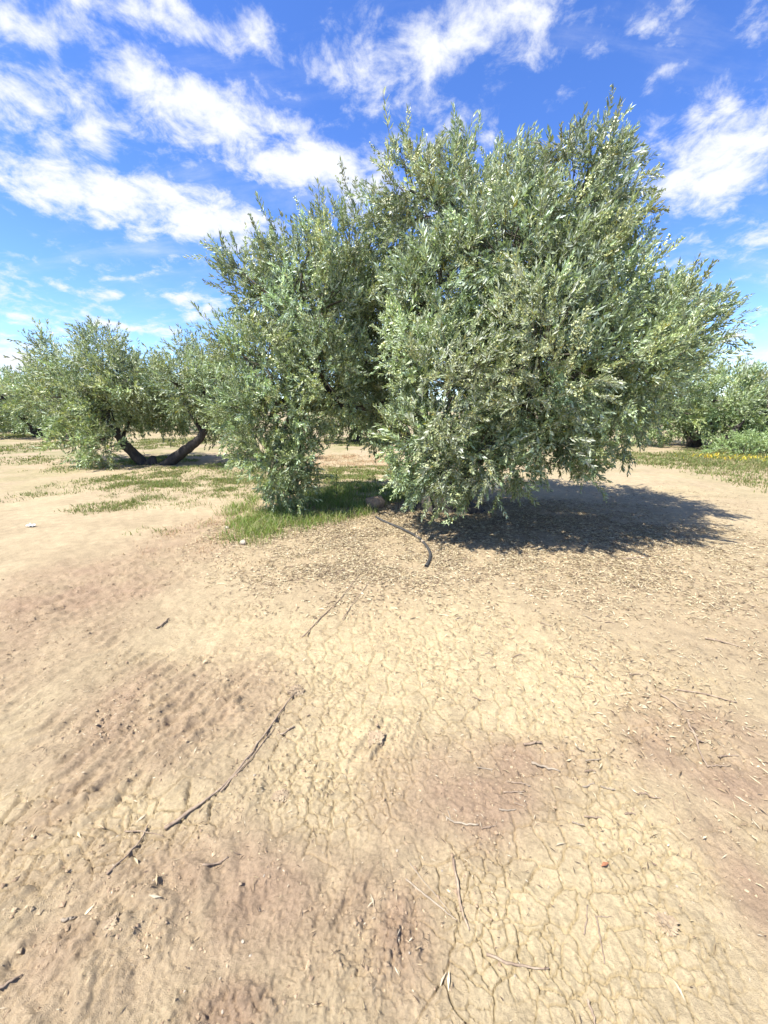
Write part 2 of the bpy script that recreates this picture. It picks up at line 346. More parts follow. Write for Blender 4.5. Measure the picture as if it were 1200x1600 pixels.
# ------------------------------------------------------------------ foliage templates
def unit(v): v = np.asarray(v, float); return v / (np.linalg.norm(v, axis=-1, keepdims=True) + 1e-9)
def leaf_geo(p, d, nrm, ln, wd, curl, full=True):
    """a folded lance-shaped leaf from p along d"""
    d = unit(d); s = unit(np.cross(d, nrm)); n = np.cross(s, d)
    m = p + d * ln * .48 + n * curl * ln * .5
    tip = p + d * ln
    if full:
        V = [p, m + s * wd * .5 + n * wd * .16, m, m - s * wd * .5 + n * wd * .16, tip]
        Fa = [(0, 1, 2), (0, 2, 3), (2, 1, 4), (2, 4, 3)]
    else:
        V = [p, m + s * wd * .5 + n * wd * .16, tip, m - s * wd * .5 + n * wd * .16]; Fa = [(0, 1, 2), (0, 2, 3)]
    return V, Fa
def shoot_template(rng, length, pairs, leaf, width, full=True, flower=0, stem=True):
    V = []; Fa = []; Cc = []
    bend = rng.normal(0, .10, 2) * length
    def axis(t): return np.array([bend[0] * t * t, bend[1] * t * t, length * t])
    if stem:
        ts = (0, 1.0)
        for i, t in enumerate(ts):
            for k in range(3):
                a = k * 2.094; rad = .0028 * (1 - .6 * t)
                V.append(axis(t) + np.array([math.cos(a) * rad, math.sin(a) * rad, 0])); Cc.append((.20, .20, .13))
        for i in range(1):
            for k in range(3):
                a0 = i * 3 + k; a1 = i * 3 + (k + 1) % 3
                Fa += [(a0, a1, a1 + 3), (a0, a1 + 3, a0 + 3)]
    for i in range(pairs):
        t = .10 + .90 * (i + rng.uniform(0, .5)) / pairs
        p = axis(min(t, 1)); az = i * 1.571 + rng.normal(0, .35)
        for sgn in (0, math.pi):
            if rng.random() < .06: continue
            a = az + sgn + rng.normal(0, .25)
            op = math.radians(rng.uniform(38, 68) * (1 - .55 * t))
            d = np.array([math.cos(a) * math.sin(op), math.sin(a) * math.sin(op), math.cos(op)])
            nrm = np.array([-math.cos(a) * math.cos(op), -math.sin(a) * math.cos(op), math.sin(op)]) + rng.normal(0, .35, 3)
            ln = leaf * rng.uniform(.72, 1.15) * (1 - .25 * t); wd = width * rng.uniform(.8, 1.2)
            v, f = leaf_geo(p, d, nrm, ln, wd, rng.normal(-.08, .16), full)
            o = len(V); V += v; Fa += [tuple(o + q_ for q_ in ff) for ff in f]
            u = rng.random()
            c = np.array([.215, .258, .135]) if u < .34 else (np.array([.315, .358, .215]) if u < .68 else np.array([.43, .46, .355]))
            if rng.random() < .03: c = np.array([.30, .27, .08])
            c = c * rng.uniform(.74, 1.24)
            Cc += [c] * len(v)
        if flower and rng.random() < flower:
            for _ in range(3):
                q_ = p + rng.normal(0, .012, 3) + np.array([math.cos(az), math.sin(az), .6]) * .014
                s = rng.uniform(.004, .0075); o = len(V)
                V += [q_ + s * np.array(w) for w in ((1, 1, 1), (-1, -1, 1), (-1, 1, -1), (1, -1, -1))]
                Fa += [(o, o + 1, o + 2), (o, o + 3, o + 1), (o, o + 2, o + 3), (o + 1, o + 3, o + 2)]
                Cc += [np.array([.50, .52, .27]) * rng.uniform(.8, 1.15)] * 4
    return np.array(V), np.array(Fa), np.array(Cc)
trng = np.random.default_rng(11)
TPL_NEAR = [shoot_template(trng, trng.uniform(.20, .32), trng.integers(8, 12), trng.uniform(.066, .090), trng.uniform(.0145, .0195), True, .65 if i % 3 == 0 else (.25 if i % 3 == 1 else 0)) for i in range(10)]
TPL_LITE = [shoot_template(trng, trng.uniform(.22, .32), 8, .085, .024, False, .3 if i % 3 == 0 else 0, False) for i in range(8)]
TPL_MID = [shoot_template(trng, trng.uniform(.24, .36), 6, .105, .026, False, .35 if i % 3 == 0 else 0, False) for i in range(8)]
TPL_FAR = [shoot_template(trng, .42, 5, .17, .05, False, 0, False) for i in range(6)]
def frames(ax, rng):
    ax = unit(ax); n = len(ax); h = unit(rng.normal(size=(n, 3))); s = unit(np.cross(h, ax)); t = np.cross(ax, s)
    return np.stack([s, t, ax], -1)
def scatter(tpls, pos, ax, scale, tint, rng):
    Vs = []; Fs = []; Cs = []; off = 0; M3 = frames(ax, rng); which = rng.integers(0, len(tpls), len(pos))
    for k, (V, Fa, Cc) in enumerate(tpls):
        s = np.where(which == k)[0]
        if not len(s): continue
        P_ = np.einsum('nij,vj->nvi', M3[s] * scale[s, None, None], V) + pos[s, None, :]
        Vs.append(P_.reshape(-1, 3)); Cs.append((Cc[None] * tint[s][:, None, :]).reshape(-1, 3))
        Fs.append((Fa[None] + (np.arange(len(s)) * len(V))[:, None, None] + off).reshape(-1, 3)); off += len(s) * len(V)
    return np.concatenate(Vs), np.concatenate(Fs), np.concatenate(Cs)

def tube(pts, rad, sides=8, gnarl=0.0, rng=None, cap=True):
    pts = np.asarray(pts, float); n = len(pts); tg = np.gradient(pts, axis=0); tg = unit(tg)
    ref = np.array([0, 0, 1.0]) if abs(tg[0][2]) < .9 else np.array([1.0, 0, 0])
    V = []; s = unit(np.cross(tg[0], ref)); ph = rng.uniform(0, 6.28, 6) if rng is not None else np.zeros(6)
    for i in range(n):
        s = unit(s - tg[i] * (s @ tg[i])); t = np.cross(tg[i], s)
        for k in range(sides):
            a = 2 * math.pi * k / sides; rr_ = rad[i]
            if gnarl:
                rr_ *= 1 + gnarl * (.55 * math.sin(2 * a + ph[0] + i * .3) + .45 * math.sin(3 * a + ph[1] - i * .45) + .35 * math.sin(5 * a + ph[2] + i * .8)) + gnarl * rng.normal(0, .15)
            V.append(pts[i] + (s * math.cos(a) + t * math.sin(a)) * rr_)
    Fa = []
    for i in range(n - 1):
        for k in range(sides):
            a0 = i * sides + k; a1 = i * sides + (k + 1) % sides
            Fa += [(a0, a1, a1 + sides), (a0, a1 + sides, a0 + sides)]
    if cap:
        for k in range(1, sides - 1): Fa += [(0, k + 1, k), ((n - 1) * sides, (n - 1) * sides + k, (n - 1) * sides + k + 1)]
    return np.array(V), np.array(Fa)
def join(parts):
    Vs = []; Fs = []; o = 0
    for V, Fa in parts: Vs.append(V); Fs.append(Fa + o); o += len(V)
    return np.concatenate(Vs), np.concatenate(Fs)
def bez(a, b_, c, n):
    t = np.linspace(0, 1, n)[:, None]; return (1 - t) ** 2 * a + 2 * t * (1 - t) * b_ + t * t * c

def make_tree(name, label, group, base, limbs, blobs, tpls, per_m2, seed, leaf_scale=1.0, clump=9, parts=0, leaders=(), tint=(1, 1, 1), sides=12, twigs=True, extra_trunk=(), lite=None, gnarl_base=True):
    """limbs: [(list of points, r0, r1)]; blobs: [(centre, radius, droop)]; everything in world metres"""
    rng = np.random.default_rng(seed); base = np.asarray(base, float)
    root = empty(name, base); tag(root, label, 'olive tree', group)
    allp = []; first = True
    for pts, r0, r1 in limbs:
        pts = np.asarray(pts, float)
        t = np.linspace(0, 1, len(pts)); tt = np.linspace(0, 1, max(6, 5 * len(pts)))
        # smooth interpolation through the points
        sm = np.stack([np.interp(tt, t, pts[:, k]) for k in range(3)], 1)
        for _ in range(2): sm[1:-1] = (sm[:-2] + 2 * sm[1:-1] + sm[2:]) / 4
        sm[1:-1] += rng.normal(0, (.10 if gnarl_base else .03) * (r0 + r1), sm[1:-1].shape)
        rad = r0 + (r1 - r0) * tt ** .75
        if sm[0][2] < base[2] + .25: rad = rad * (1 + (.55 if gnarl_base else .15) * np.exp(-tt / .08))
        V, Fa = tube(sm, rad, sides, .20 if gnarl_base else .11, rng)
        o = obj('trunk' if sm[0][2] < base[2] + .25 else 'branch', mesh_np('trunk', V - base, Fa, None, True, M_bark), root)
        allp.append(sm)
    for V, Fa in extra_trunk: obj('stump', mesh_np('stump', V - base, Fa, None, True, M_bark), root)
    nodes = np.concatenate([p[len(p) // 3:] for p in allp])
    cs = np.array([b_[0] for b_ in blobs]); rs = np.array([b_[1] for b_ in blobs])
    pos = []; ax = []; tn = []; sc = []; tw = []
    for bi, (c, r, droop) in enumerate(blobs):
        c = np.asarray(c, float)
        nd = nodes[np.argmin(((nodes - c) ** 2).sum(1))]
        mid = (nd + c) / 2 + np.array([0, 0, -.12 * r]) + rng.normal(0, .08 * r, 3)
        bl = bez(nd, mid, c, 6); tw.append(tube(bl, np.linspace(.022 + .012 * r, .010, 6) * max(1, leaf_scale * .7) * 1.25, 6, 0, rng, False))
        n_cl = int(4 * math.pi * r * r * per_m2 / clump) + 3
        dv = unit(rng.normal(size=(n_cl, 3)))
        lump = .86 + .34 * (vnoise(dv[:, 0] * 1.7 + bi * 9.1, dv[:, 1] * 1.7 + dv[:, 2] * 1.9 + seed, 5))
        rad = r * lump * (.50 + .50 * rng.random(n_cl) ** .45)
        cp = c + dv * rad[:, None]
        # thin out what lies deep inside neighbouring masses
        inside = np.zeros(n_cl, bool)
        for bj in range(len(blobs)):
            if bj != bi: inside |= (((cp - cs[bj]) ** 2).sum(1) < (.62 * rs[bj]) ** 2)
        keep = (~inside) | (rng.random(n_cl) < .38)
        keep &= cp[:, 2] > base[2] + .12
        cp = cp[keep]; dv = dv[keep]
        for p, n in zip(cp, dv):
            up = .75 if n[2] > -.15 else .15
            up = up - droop * 1.1
            a0 = unit(n * .85 + np.array([0, 0, up]) + rng.normal(0, .30, 3))
            ct = rng.uniform(.62, 1.3); warm = float(np.clip(rng.normal(.01, .05), -.06, .10))
            if twigs:
                st = c + (p - c) * rng.uniform(.15, .45)
                tw.append(tube(bez(st, (st + p) / 2 + rng.normal(0, .05, 3), p + a0 * .12, 4), [.007 * leaf_scale, .006 * leaf_scale, .004 * leaf_scale, .002], 3, 0, rng, False))
            m = rng.integers(clump - 3, clump + 4)
            for _ in range(m):
                pos.append(p + rng.normal(0, .085 * leaf_scale ** .7, 3) + a0 * rng.uniform(-.12, .10)); ax.append(a0 + rng.normal(0, .42, 3))
                s = ct * rng.uniform(.85, 1.15); tn.append((s * (1 + warm), s, s * (1 - warm))); sc.append(rng.uniform(.75, 1.2) * leaf_scale)
    for (tip, foot) in leaders:                         # long upright shoots that break the outline
        tip = np.asarray(tip); foot = np.asarray(foot); ln = np.linalg.norm(tip - foot); k = max(2, int(ln / .13))
        d = unit(tip - foot); tw.append(tube(bez(foot, (foot + tip) / 2 + rng.normal(0, .03, 3), tip, 4), [.006, .005, .004, .002], 3, 0, rng, False))
        for i in range(k):
            for _ in range(2 if i < k - 1 else 1):
                side = rng.normal(0, .40 if i < k - 1 else .06, 3)
                pos.append(foot + (tip - foot) * (i / k) + rng.normal(0, .015, 3)); ax.append(d + side); s = rng.uniform(.95, 1.3); tn.append((s, s, s * 1.05)); sc.append(rng.uniform(.75, 1.0) * leaf_scale)
    pos = np.array(pos); ax = np.array(ax); tn = np.array(tn) * np.array(tint); sc = np.array(sc)
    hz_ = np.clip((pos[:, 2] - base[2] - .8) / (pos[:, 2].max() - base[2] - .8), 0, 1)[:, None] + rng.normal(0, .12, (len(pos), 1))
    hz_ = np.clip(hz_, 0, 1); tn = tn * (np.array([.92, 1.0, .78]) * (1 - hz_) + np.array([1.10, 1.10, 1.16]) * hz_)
    shown = np.zeros(len(pos), bool)
    if parts:
        # the shoots nearest to the viewer's side stand as parts of their own
        d = np.linalg.norm(pos - np.array([0, 0, CAM_H]), axis=1); shown[np.argsort(d)[:parts]] = True
        tme = [mesh_np('leafy_shoot', V, Fa, Cc, False, M_leaf) for V, Fa, Cc in tpls]
        from mathutils import Matrix
        fr = frames(ax[shown], rng)
        for p, m3, s in zip(pos[shown], fr, sc[shown]):
            o = obj('leafy_shoot', tme[rng.integers(0, len(tme))], root)
            m4 = Matrix.Identity(4)
            for i in range(3):
                for j in range(3): m4[i][j] = float(m3[i, j] * s)
                m4[i][3] = float(p[i] - base[i])
            o.matrix_basis = m4
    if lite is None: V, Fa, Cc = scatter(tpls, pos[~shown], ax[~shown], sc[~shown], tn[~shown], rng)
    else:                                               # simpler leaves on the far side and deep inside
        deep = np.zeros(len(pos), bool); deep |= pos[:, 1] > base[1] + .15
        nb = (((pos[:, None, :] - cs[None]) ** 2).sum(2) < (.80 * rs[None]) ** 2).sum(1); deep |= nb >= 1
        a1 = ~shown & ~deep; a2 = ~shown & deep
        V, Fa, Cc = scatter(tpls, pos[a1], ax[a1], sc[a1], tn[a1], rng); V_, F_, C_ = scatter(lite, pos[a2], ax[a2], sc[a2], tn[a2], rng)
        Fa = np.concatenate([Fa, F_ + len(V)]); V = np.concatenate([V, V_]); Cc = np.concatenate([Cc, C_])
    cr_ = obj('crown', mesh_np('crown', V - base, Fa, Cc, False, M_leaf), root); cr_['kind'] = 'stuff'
    V2, F2 = join(tw); obj('twigs', mesh_np('twigs', V2 - base, F2, None, True, M_twigbark), root)['kind'] = 'stuff'
    return root
def pb(px, py, Y, rpx, droop=0.0, k=.92):
    p = at(px, py, Y); return (p, rpx / F * depth(p) * k, droop)

# ------------------------------------------------------------------ the near olive tree
B0 = np.array([TREE[0], TREE[1], gz(*TREE)])
near_blobs = [pb(*a, k=.84) for a in [
    (690, 332, 5, 85), (745, 287, 5, 62), (640, 297, 5.1, 42), (826, 378, 4.9, 90), (891, 323, 4.8, 88), (938, 357, 4.9, 46), (790, 410, 4.6, 120), (912, 445, 4.6, 104),
    (998, 512, 4.8, 60), (1065, 507, 4.9, 48), (1095, 512, 5, 28), (690, 460, 4.8, 85), (660, 540, 4.6, 62), (715, 600, 4.2, 95), (840, 560, 4.1, 130), (960, 560, 4.3, 115), (1019, 560, 4.6, 62),
    (962, 644, 4.6, 58, 0.3), (690, 676, 4.1, 62, 0.2), (745, 706, 4, 52, 0.5), (655, 711, 4.4, 36, 0.3), (840, 656, 4.1, 80, 0.2), (898, 644, 4.3, 72, 0.4), (928, 694, 4.5, 34, 0.6), (885, 711, 4.3, 34, 0.8),
    (830, 460, 6.2, 130), (940, 540, 6, 110), (720, 480, 6.6, 100), (860, 600, 6.3, 100), (760, 356, 6, 80), (1000, 600, 5.8, 70),
    (472, 424, 5.6, 66.24), (552, 394, 5.7, 60.72), (582, 370, 5.7, 31.28), (410, 460, 5.7, 58), (375, 424, 5.8, 22.08), (500, 480, 5.4, 92), (590, 460, 5.8, 70), (370, 540, 5.6, 34), (415, 570, 5.5, 66), (500, 580, 5.3, 76),
    (570, 570, 5.8, 62), (390, 640, 5.4, 46, 0.2), (455, 650, 5.3, 52, 0.3), (425, 712, 5.3, 48, 0.3), (448, 752, 5.25, 30, 0.5), (405, 690, 5.5, 40, 0.3), (470, 700, 5.4, 40, 0.3), (560, 620, 6.2, 50, 0.3), (592, 665, 6.2, 30, 0.6),
    (740, 560, 5.2, 70), (690, 570, 5.6, 70), (600, 555, 5.9, 58), (610, 480, 6.0, 55), (605, 620, 5.9, 40, .2), (790, 620, 5.2, 70), (690, 722, 4.15, 46, .2), (740, 735, 4.05, 46, .3), (650, 690, 4.3, 44, .1), (795, 715, 4.15, 44, .3), (640, 745, 4.6, 30, .2), (440, 730, 5.35, 42, .3), (415, 660, 5.5, 46, .2), (480, 480, 6.8, 90), (560, 500, 7, 90), (430, 560, 6.6, 70)]]
def tipshoot(px, py, Y, fx, fy):
    a, f = at(px, py, Y), at(fx, fy, Y); return (a + (f - a) / np.linalg.norm(f - a) * .24, f)
leaders = [tipshoot(*a) for a in [
    (750, 152, 5, 742, 235), (715, 185, 5, 712, 250), (632, 178, 5.1, 640, 250), (612, 205, 5.1, 632, 260), (660, 188, 5.1, 662, 250), (685, 195, 5, 690, 260), (788, 190, 5, 778, 260), (810, 225, 5, 806, 290),
    (850, 195, 4.9, 862, 295), (896, 178, 4.8, 898, 275), (920, 205, 4.8, 915, 280), (968, 175, 4.8, 955, 275), (940, 200, 4.8, 935, 275), (981, 195, 4.8, 961, 285), (1000, 225, 4.9, 976, 305), (1013, 260, 4.9, 981, 335),
    (875, 220, 4.9, 880, 305), (1008, 340, 4.9, 976, 395), (1048, 390, 4.9, 1026, 465), (1083, 392, 4.9, 1056, 465), (1113, 430, 5, 1076, 465), (1143, 485, 5, 1096, 490), (1128, 460, 5, 1086, 480), (1103, 520, 5, 1056, 510),
    (462, 298, 5.6, 470, 360), (490, 292, 5.6, 495, 360), (530, 290, 5.7, 535, 345), (586, 262, 5.7, 590, 320), (560, 280, 5.7, 562, 340), (360, 350, 5.8, 372, 400), (385, 345, 5.8, 385, 400), (415, 340, 5.7, 425, 410), (440, 335, 5.7, 445, 400),
    (340, 425, 5.7, 370, 450), (338, 500, 5.6, 365, 520), (600, 290, 5.7, 605, 340), (335, 575, 5.6, 365, 570), (610, 345, 5.8, 600, 400),
    (850, 795, 4.2, 850, 710), (835, 770, 4.2, 840, 700), (900, 760, 4.3, 895, 700), (950, 750, 4.4, 945, 690), (980, 735, 4.5, 970, 680), (1078, 560, 5, 1026, 560)]]
bx, by, bz = B0
def off(dx, dy, z): return np.array([bx + dx, by + dy, bz + z])
limbs = [
    ([off(-.05, .05, -.12), off(-.15, .05, .35), off(-.30, .10, .8), off(-.35, .15, 1.5), at(660, 470, 5.6)], .20, .06),
    ([off(.12, -.05, -.12), off(.30, -.15, .4), off(.45, -.3, .95), off(.6, -.4, 1.7), at(850, 400, 5.1)], .19, .05),
    ([off(.02, .15, -.12), off(.05, .4, .5), off(.4, .6, 1.2), at(930, 520, 5.5)], .15, .05),
    ([off(-.28, .10, .7), at(600, 640, 5.6), at(540, 632, 5.6), at(505, 600, 5.6), at(470, 500, 5.7)], .085, .04),
    ([at(540, 632, 5.6), at(470, 640, 5.6), at(430, 620, 5.5)], .05, .025),
    ([off(.42, -.28, .9), off(.5, -.8, 1.15), at(840, 600, 4.5)], .085, .035),
    ([off(.40, .0, 1.2), at(980, 560, 5.0), at(1080, 490, 5.0)], .07, .02),
    ([off(-.34, .15, 1.4), at(560, 480, 6.0), at(570, 400, 5.8)], .06, .02),
    ([at(660, 480, 5.6), at(690, 380, 5.3), at(720, 280, 5.1)], .05, .02),
    ([at(850, 400, 5.1), at(900, 330, 4.95), at(920, 270, 4.85)], .045, .015)]
# the hollow old stool from which the trunks rise
st_v, st_f = tube([off(.0, 0, -.15), off(.0, 0, .05), off(.02, 0, .14), off(.04, 0, .22), off(.05, 0, .27)], [.50, .44, .36, .28, .12], 22, .22, np.random.default_rng(3))
st_v[:, 0] = bx + (st_v[:, 0] - bx) * 1.25
make_tree('olive_tree', 'large bushy olive tree in the foreground with grey-green crown reaching near the ground', 'olive trees of the grove', B0, limbs, near_blobs, TPL_NEAR, 82, 21, 1.0, 9, 300, leaders, tint=(.97, 1.0, 1.07), sides=14, extra_trunk=[(st_v, st_f)], lite=TPL_LITE)

# ------------------------------------------------------------------ the other olive trees
def base_at(px, py): p = gp(px, py); return np.array([p[0], p[1], gz(p[0], p[1])])
Bv = base_at(240, 727); YV = Bv[1]
vb = [pb(px, py, YV + dy, r_, *dr) for px, py, dy, r_, *dr in [
    (165, 570, -.3, 38), (120, 575, .2, 34), (85, 575, .5, 30), (200, 590, -.4, 36), (145, 615, -.6, 36), (100, 630, -.1, 36), (60, 620, .6, 26), (192, 625, -.2, 28), (70, 555, .3, 16), (160, 545, .4, 24), (238, 606, .3, 30), (215, 600, .6, 30),
    (120, 655, -.5, 26, .5), (140, 690, -.6, 24, .3), (112, 688, -.4, 22, .3), (163, 700, -.7, 15, .3), (125, 705, -.6, 16, .3),
    (300, 575, -.1, 36), (265, 595, -.2, 30), (330, 600, -.2, 36), (285, 612, -.4, 32), (338, 630, -.3, 30), (262, 645, .4, 24, .2), (230, 635, .8, 26, .2), (300, 550, .3, 22), (360, 610, .6, 40), (358, 662, .2, 18, .4), (370, 560, .6, 30),
    (190, 600, 1.5, 44), (300, 600, 1.4, 44), (110, 620, 1.4, 34), (185, 648, .9, 26, .2), (225, 645, 1.3, 26, .2), (270, 640, 1.4, 30, .2), (335, 652, .8, 30, .2), (300, 640, .9, 26, .2), (140, 650, .6, 32, .3), (350, 640, -.2, 24, .3), (165, 640, -.3, 24, .2)]]
vl = [([at(236, 738, YV), at(212, 712, YV), at(190, 688, YV - .1), at(172, 655, YV - .1), at(160, 600, YV)], .17, .07),
      ([at(244, 738, YV), at(280, 711, YV), at(310, 688, YV), at(325, 665, YV), at(320, 600, YV)], .165, .07),
      ([at(172, 660, YV), at(140, 640, YV), at(105, 620, YV + .2)], .07, .03), ([at(188, 690, YV), at(205, 650, YV + .3), at(215, 600, YV + .4)], .06, .03),
      ([at(325, 668, YV), at(350, 660, YV + .3), at(368, 650, YV + .5)], .07, .03), ([at(318, 680, YV), at(295, 640, YV), at(275, 600, YV)], .06, .03)]
vs_v, vs_f = tube([at(232, 735, YV), at(238, 722, YV), at(240, 713, YV)], [.26, .14, .07], 12, .2, np.random.default_rng(5))
make_tree('olive_tree', 'olive tree left of the large one with two black trunks spreading in a V', 'olive trees of the grove', Bv, vl, vb, TPL_MID, 50, 31, 1.15, 9, 0,
          [(at(px, py, YV), at(px + dx, py + 40, YV)) for px, py, dx in [(150, 515, 3), (170, 518, 0), (130, 530, 4), (85, 528, 5), (62, 540, 8), (185, 530, -3), (298, 528, 0), (315, 535, 0), (275, 545, 3), (40, 565, 18)]],
          extra_trunk=[(vs_v, vs_f)], gnarl_base=False)

def auto_tree(label, base, h, w, seed, tint=(1, 1, 1), per=11, ls=1.6, tpl=None, lean=0.0, skirt=.25, narrow=False):
    rng = np.random.default_rng(seed); base = np.asarray(base, float); bl = []; n = 13
    for i in range(n):
        a = i * 2.4 + rng.normal(0, .2); rr_ = (w * .5) * (.25 + .5 * math.sqrt((i + .5) / n)); zf = rng.uniform(.42, .82) * (1 - .22 * rr_ / (w * .5))
        if narrow: zf = .25 + .7 * i / n; rr_ *= (1.15 - zf) * .8
        bl.append((base + np.array([math.cos(a) * rr_ + lean * zf, math.sin(a) * rr_, h * zf]), (w * .20 + rng.uniform(0, .06) * w) * (.75 if narrow else 1), 0))
    if not narrow:
        for i in range(6):
            a = i * 1.05 + rng.normal(0, .2); bl.append((base + np.array([math.cos(a) * w * .38, math.sin(a) * w * .38, h * (skirt + rng.uniform(0, .12))]), w * .13, .4))
    li = []
    for k in range(3 if not narrow else 1):
        a = k * 2.1 + rng.normal(0, .3); s = np.array([math.cos(a), math.sin(a), 0])
        li.append(([base + s * .05 + np.array([0, 0, -.1]), base + s * .3 + np.array([0, 0, h * .22]), base + s * w * .18 + np.array([lean * .4, 0, h * .45]), base + s * w * .25 + np.array([lean * .6, 0, h * .7])], .16, .05))
    return make_tree('olive_tree', label, 'olive trees of the grove', base, li, bl, tpl or TPL_FAR, per, seed, ls / 1.6, 7, 0, tint=tint, sides=8, twigs=False)
auto_tree('olive tree at the far left edge, its low crown touching the picture border', base_at(8, 674), 3.6, 5.2, 41, per=15)
auto_tree('low olive tree behind the left side of the V-trunked tree with shade at its foot', base_at(62, 683), 3.4, 5.0, 42, per=15)
auto_tree('distant olive tree seen under the V-trunked tree, between its two trunks', base_at(235, 672), 3.6, 4.6, 43)
auto_tree('distant olive tree seen under the right arm of the V-trunked tree', base_at(330, 676), 3.8, 5.0, 44)
auto_tree('olive tree behind the gap beneath the large tree, shading a strip of ground', base_at(555, 690), 3.9, 4.6, 45)
auto_tree('olive tree mostly hidden behind the right half of the large tree', base_at(845, 690), 3.8, 4.8, 46)
auto_tree('bright olive tree just right of the large tree, above the flowery grass', base_at(1085, 698), 2.9, 4.8, 47, (.88, .93, .8), 15, 1.5)
# the tree at the right edge with a slanting dark limb
Br = base_at(1118, 704); YR = Br[1]
rb = [pb(px, py, YR + dy, r_, *dr) for px, py, dy, r_, *dr in [(1150, 640, .3, 26), (1185, 640, .2, 34), (1215, 620, .3, 40), (1180, 675, .5, 26), (1205, 670, .0, 28), (1240, 650, .2, 40), (1165, 660, .9, 30), (1200, 600, .8, 26), (1130, 655, .8, 22), (1260, 610, .5, 40), (1230, 690, .3, 24, .4)]]
rl = [([at(1112, 708, YR), at(1135, 690, YR - .1), at(1152, 668, YR - .15), at(1172, 656, YR - .1), at(1200, 640, YR)], .15, .05), ([at(1152, 668, YR - .15), at(1165, 655, YR - .3), at(1172, 643, YR - .3)], .06, .03), ([at(1128, 697, YR), at(1115, 680, YR + .2), at(1110, 660, YR + .3)], .06, .03)]
make_tree('olive_tree', 'olive tree at the right edge with a bare slanting dark limb', 'olive trees of the grove', Br, rl, rb, TPL_FAR, 24, 48, .9, 7, 0, sides=8, twigs=False)
p = base_at(1150, 668); auto_tree('slender taller tree rising behind the trees on the right', p, 5.2, 3.2, 49, (.8, .95, 1.0), 16, 1.6, None, 0, .25, True)
p = base_at(1222, 684); auto_tree('dark tree cut by the right picture border above the olives', p, 5.0, 3.2, 50, (.7, .8, .75), 20, 1.6, None, 0, .2, True)
for k, (px, py, lab) in enumerate([(980, 670, 'faint far olive tree behind the right end of the large crown')]):
    auto_tree(lab, base_at(px, py), 4.0, 5.5, 60 + k, (.9, .95, .9), 5, 2.4)
# low leafy brush in front of the right-hand trees
def bush(label, px, py, Y, w, h, seed, tint=(1.1, 1.1, 1.0)):
    rng = np.random.default_rng(seed); b0 = at(px, py, Y); b0[2] = gz(b0[0], b0[1]); root = empty('brush', b0); tag(root, label, 'shrub')
    n = int(w * 170); pos = np.stack([rng.normal(0, w * .27, n), rng.normal(0, w * .16, n), rng.random(n) * h], 1); pos[:, 2] *= np.exp(-(pos[:, 0] / w) ** 2 * 3)
    ax = np.stack([pos[:, 0] * .8, pos[:, 1] * .8, np.full(n, .5)], 1) + rng.normal(0, .6, (n, 3))
    V, Fa, Cc = scatter(TPL_MID, pos, ax, rng.uniform(.7, 1.1, n), np.array(tint) * rng.uniform(.8, 1.2, (n, 1)), rng)
    o = obj('foliage', mesh_np('foliage', V, Fa, Cc, False, M_leaf), root); o['kind'] = 'stuff'
    st = [tube(bez(np.array([rng.normal(0, .1), rng.normal(0, .05), -.05]), np.array([q_[0] * .4, q_[1] * .4, h * .3]), q_, 5), np.linspace(.02, .006, 5), 5) for q_ in pos[rng.integers(0, n, 12)]]
    V, Fa = join(st); obj('stems', mesh_np('stems', V, Fa, None, True, M_twigbark), root)
bush('low silvery brush in the grass beneath the slanting limb on the right', 1160, 708, base_at(1160, 710)[1], 1.9, .75, 71, (.85, 1.0, .65))
bush('clipped green brush at the right border beside the yellow flowers', 1205, 706, base_at(1205, 709)[1], 1.4, .6, 72, (1.0, 1.15, .8))

# ------------------------------------------------------------------ grass, dry grass, flowers, litter, crumbs
def blades(name, label, cat, es, n, hgt, wid, cols, seed, wob=.4, mat=None, bend=.5):
    rng = np.random.default_rng(seed); area = np.array([e[2] * e[3] for e, _ in es]); wt = area * np.array([w for _, w in es]); wt = wt / wt.sum()
    X = []; Y = []; H = []
    for (e, w), k in zip(es, (wt * n).astype(int)):
        u = rng.uniform(-1.25, 1.25, (k * 3, 2)); x = e[0] + u[:, 0] * e[2]; y = e[1] + u[:, 1] * e[3]
        m = emask(x, y, e, .7, wob); pat = np.clip(fbm(x * 2.6, y * 2.6, 4, 90, .6) * 2.6 - .85, 0.06, 1)
        k_ = rng.random(len(x)) < m * pat
        X.append(x[k_][:k]); Y.append(y[k_][:k])
    x = np.concatenate(X); y = np.concatenate(Y); m = len(x); z = macro(x, y) - .005
    a = rng.uniform(0, 6.283, m); h = hgt * (.25 + .75 * rng.random(m) ** 1.6) * (1 + .0 * x); w = wid * rng.uniform(.7, 1.3, m) * np.clip(y / 6, 1, 3)
    ln = rng.normal(0, bend, (m, 2)) * h[:, None]
    P0 = np.stack([x, y, z], 1); S = np.stack([np.cos(a) * w / 2, np.sin(a) * w / 2, 0 * w], 1)
    Mi = P0 + np.stack([ln[:, 0] * .3, ln[:, 1] * .3, h * .6], 1); T = P0 + np.stack([ln[:, 0], ln[:, 1], h], 1)
    V = np.stack([P0 - S, P0 + S, Mi - S * .7, Mi + S * .7, T], 1).reshape(-1, 3)
    o = (np.arange(m) * 5)[:, None, None]; Fa = (np.array([[0, 1, 3], [0, 3, 2], [2, 3, 4]])[None] + o).reshape(-1, 3)
    cc = np.array(cols)[rng.integers(0, len(cols), m)] * rng.uniform(.75, 1.25, (m, 1)); col = np.repeat(cc, 5, 0)
    ob = obj(name, mesh_np(name, V, Fa, col, False, mat or M_grass)); tag(ob, label, cat, None, 'stuff'); print(name, m); return ob
GR = [(.10, .145, .035), (.13, .17, .045), (.17, .19, .06), (.24, .22, .10), (.30, .25, .14)]
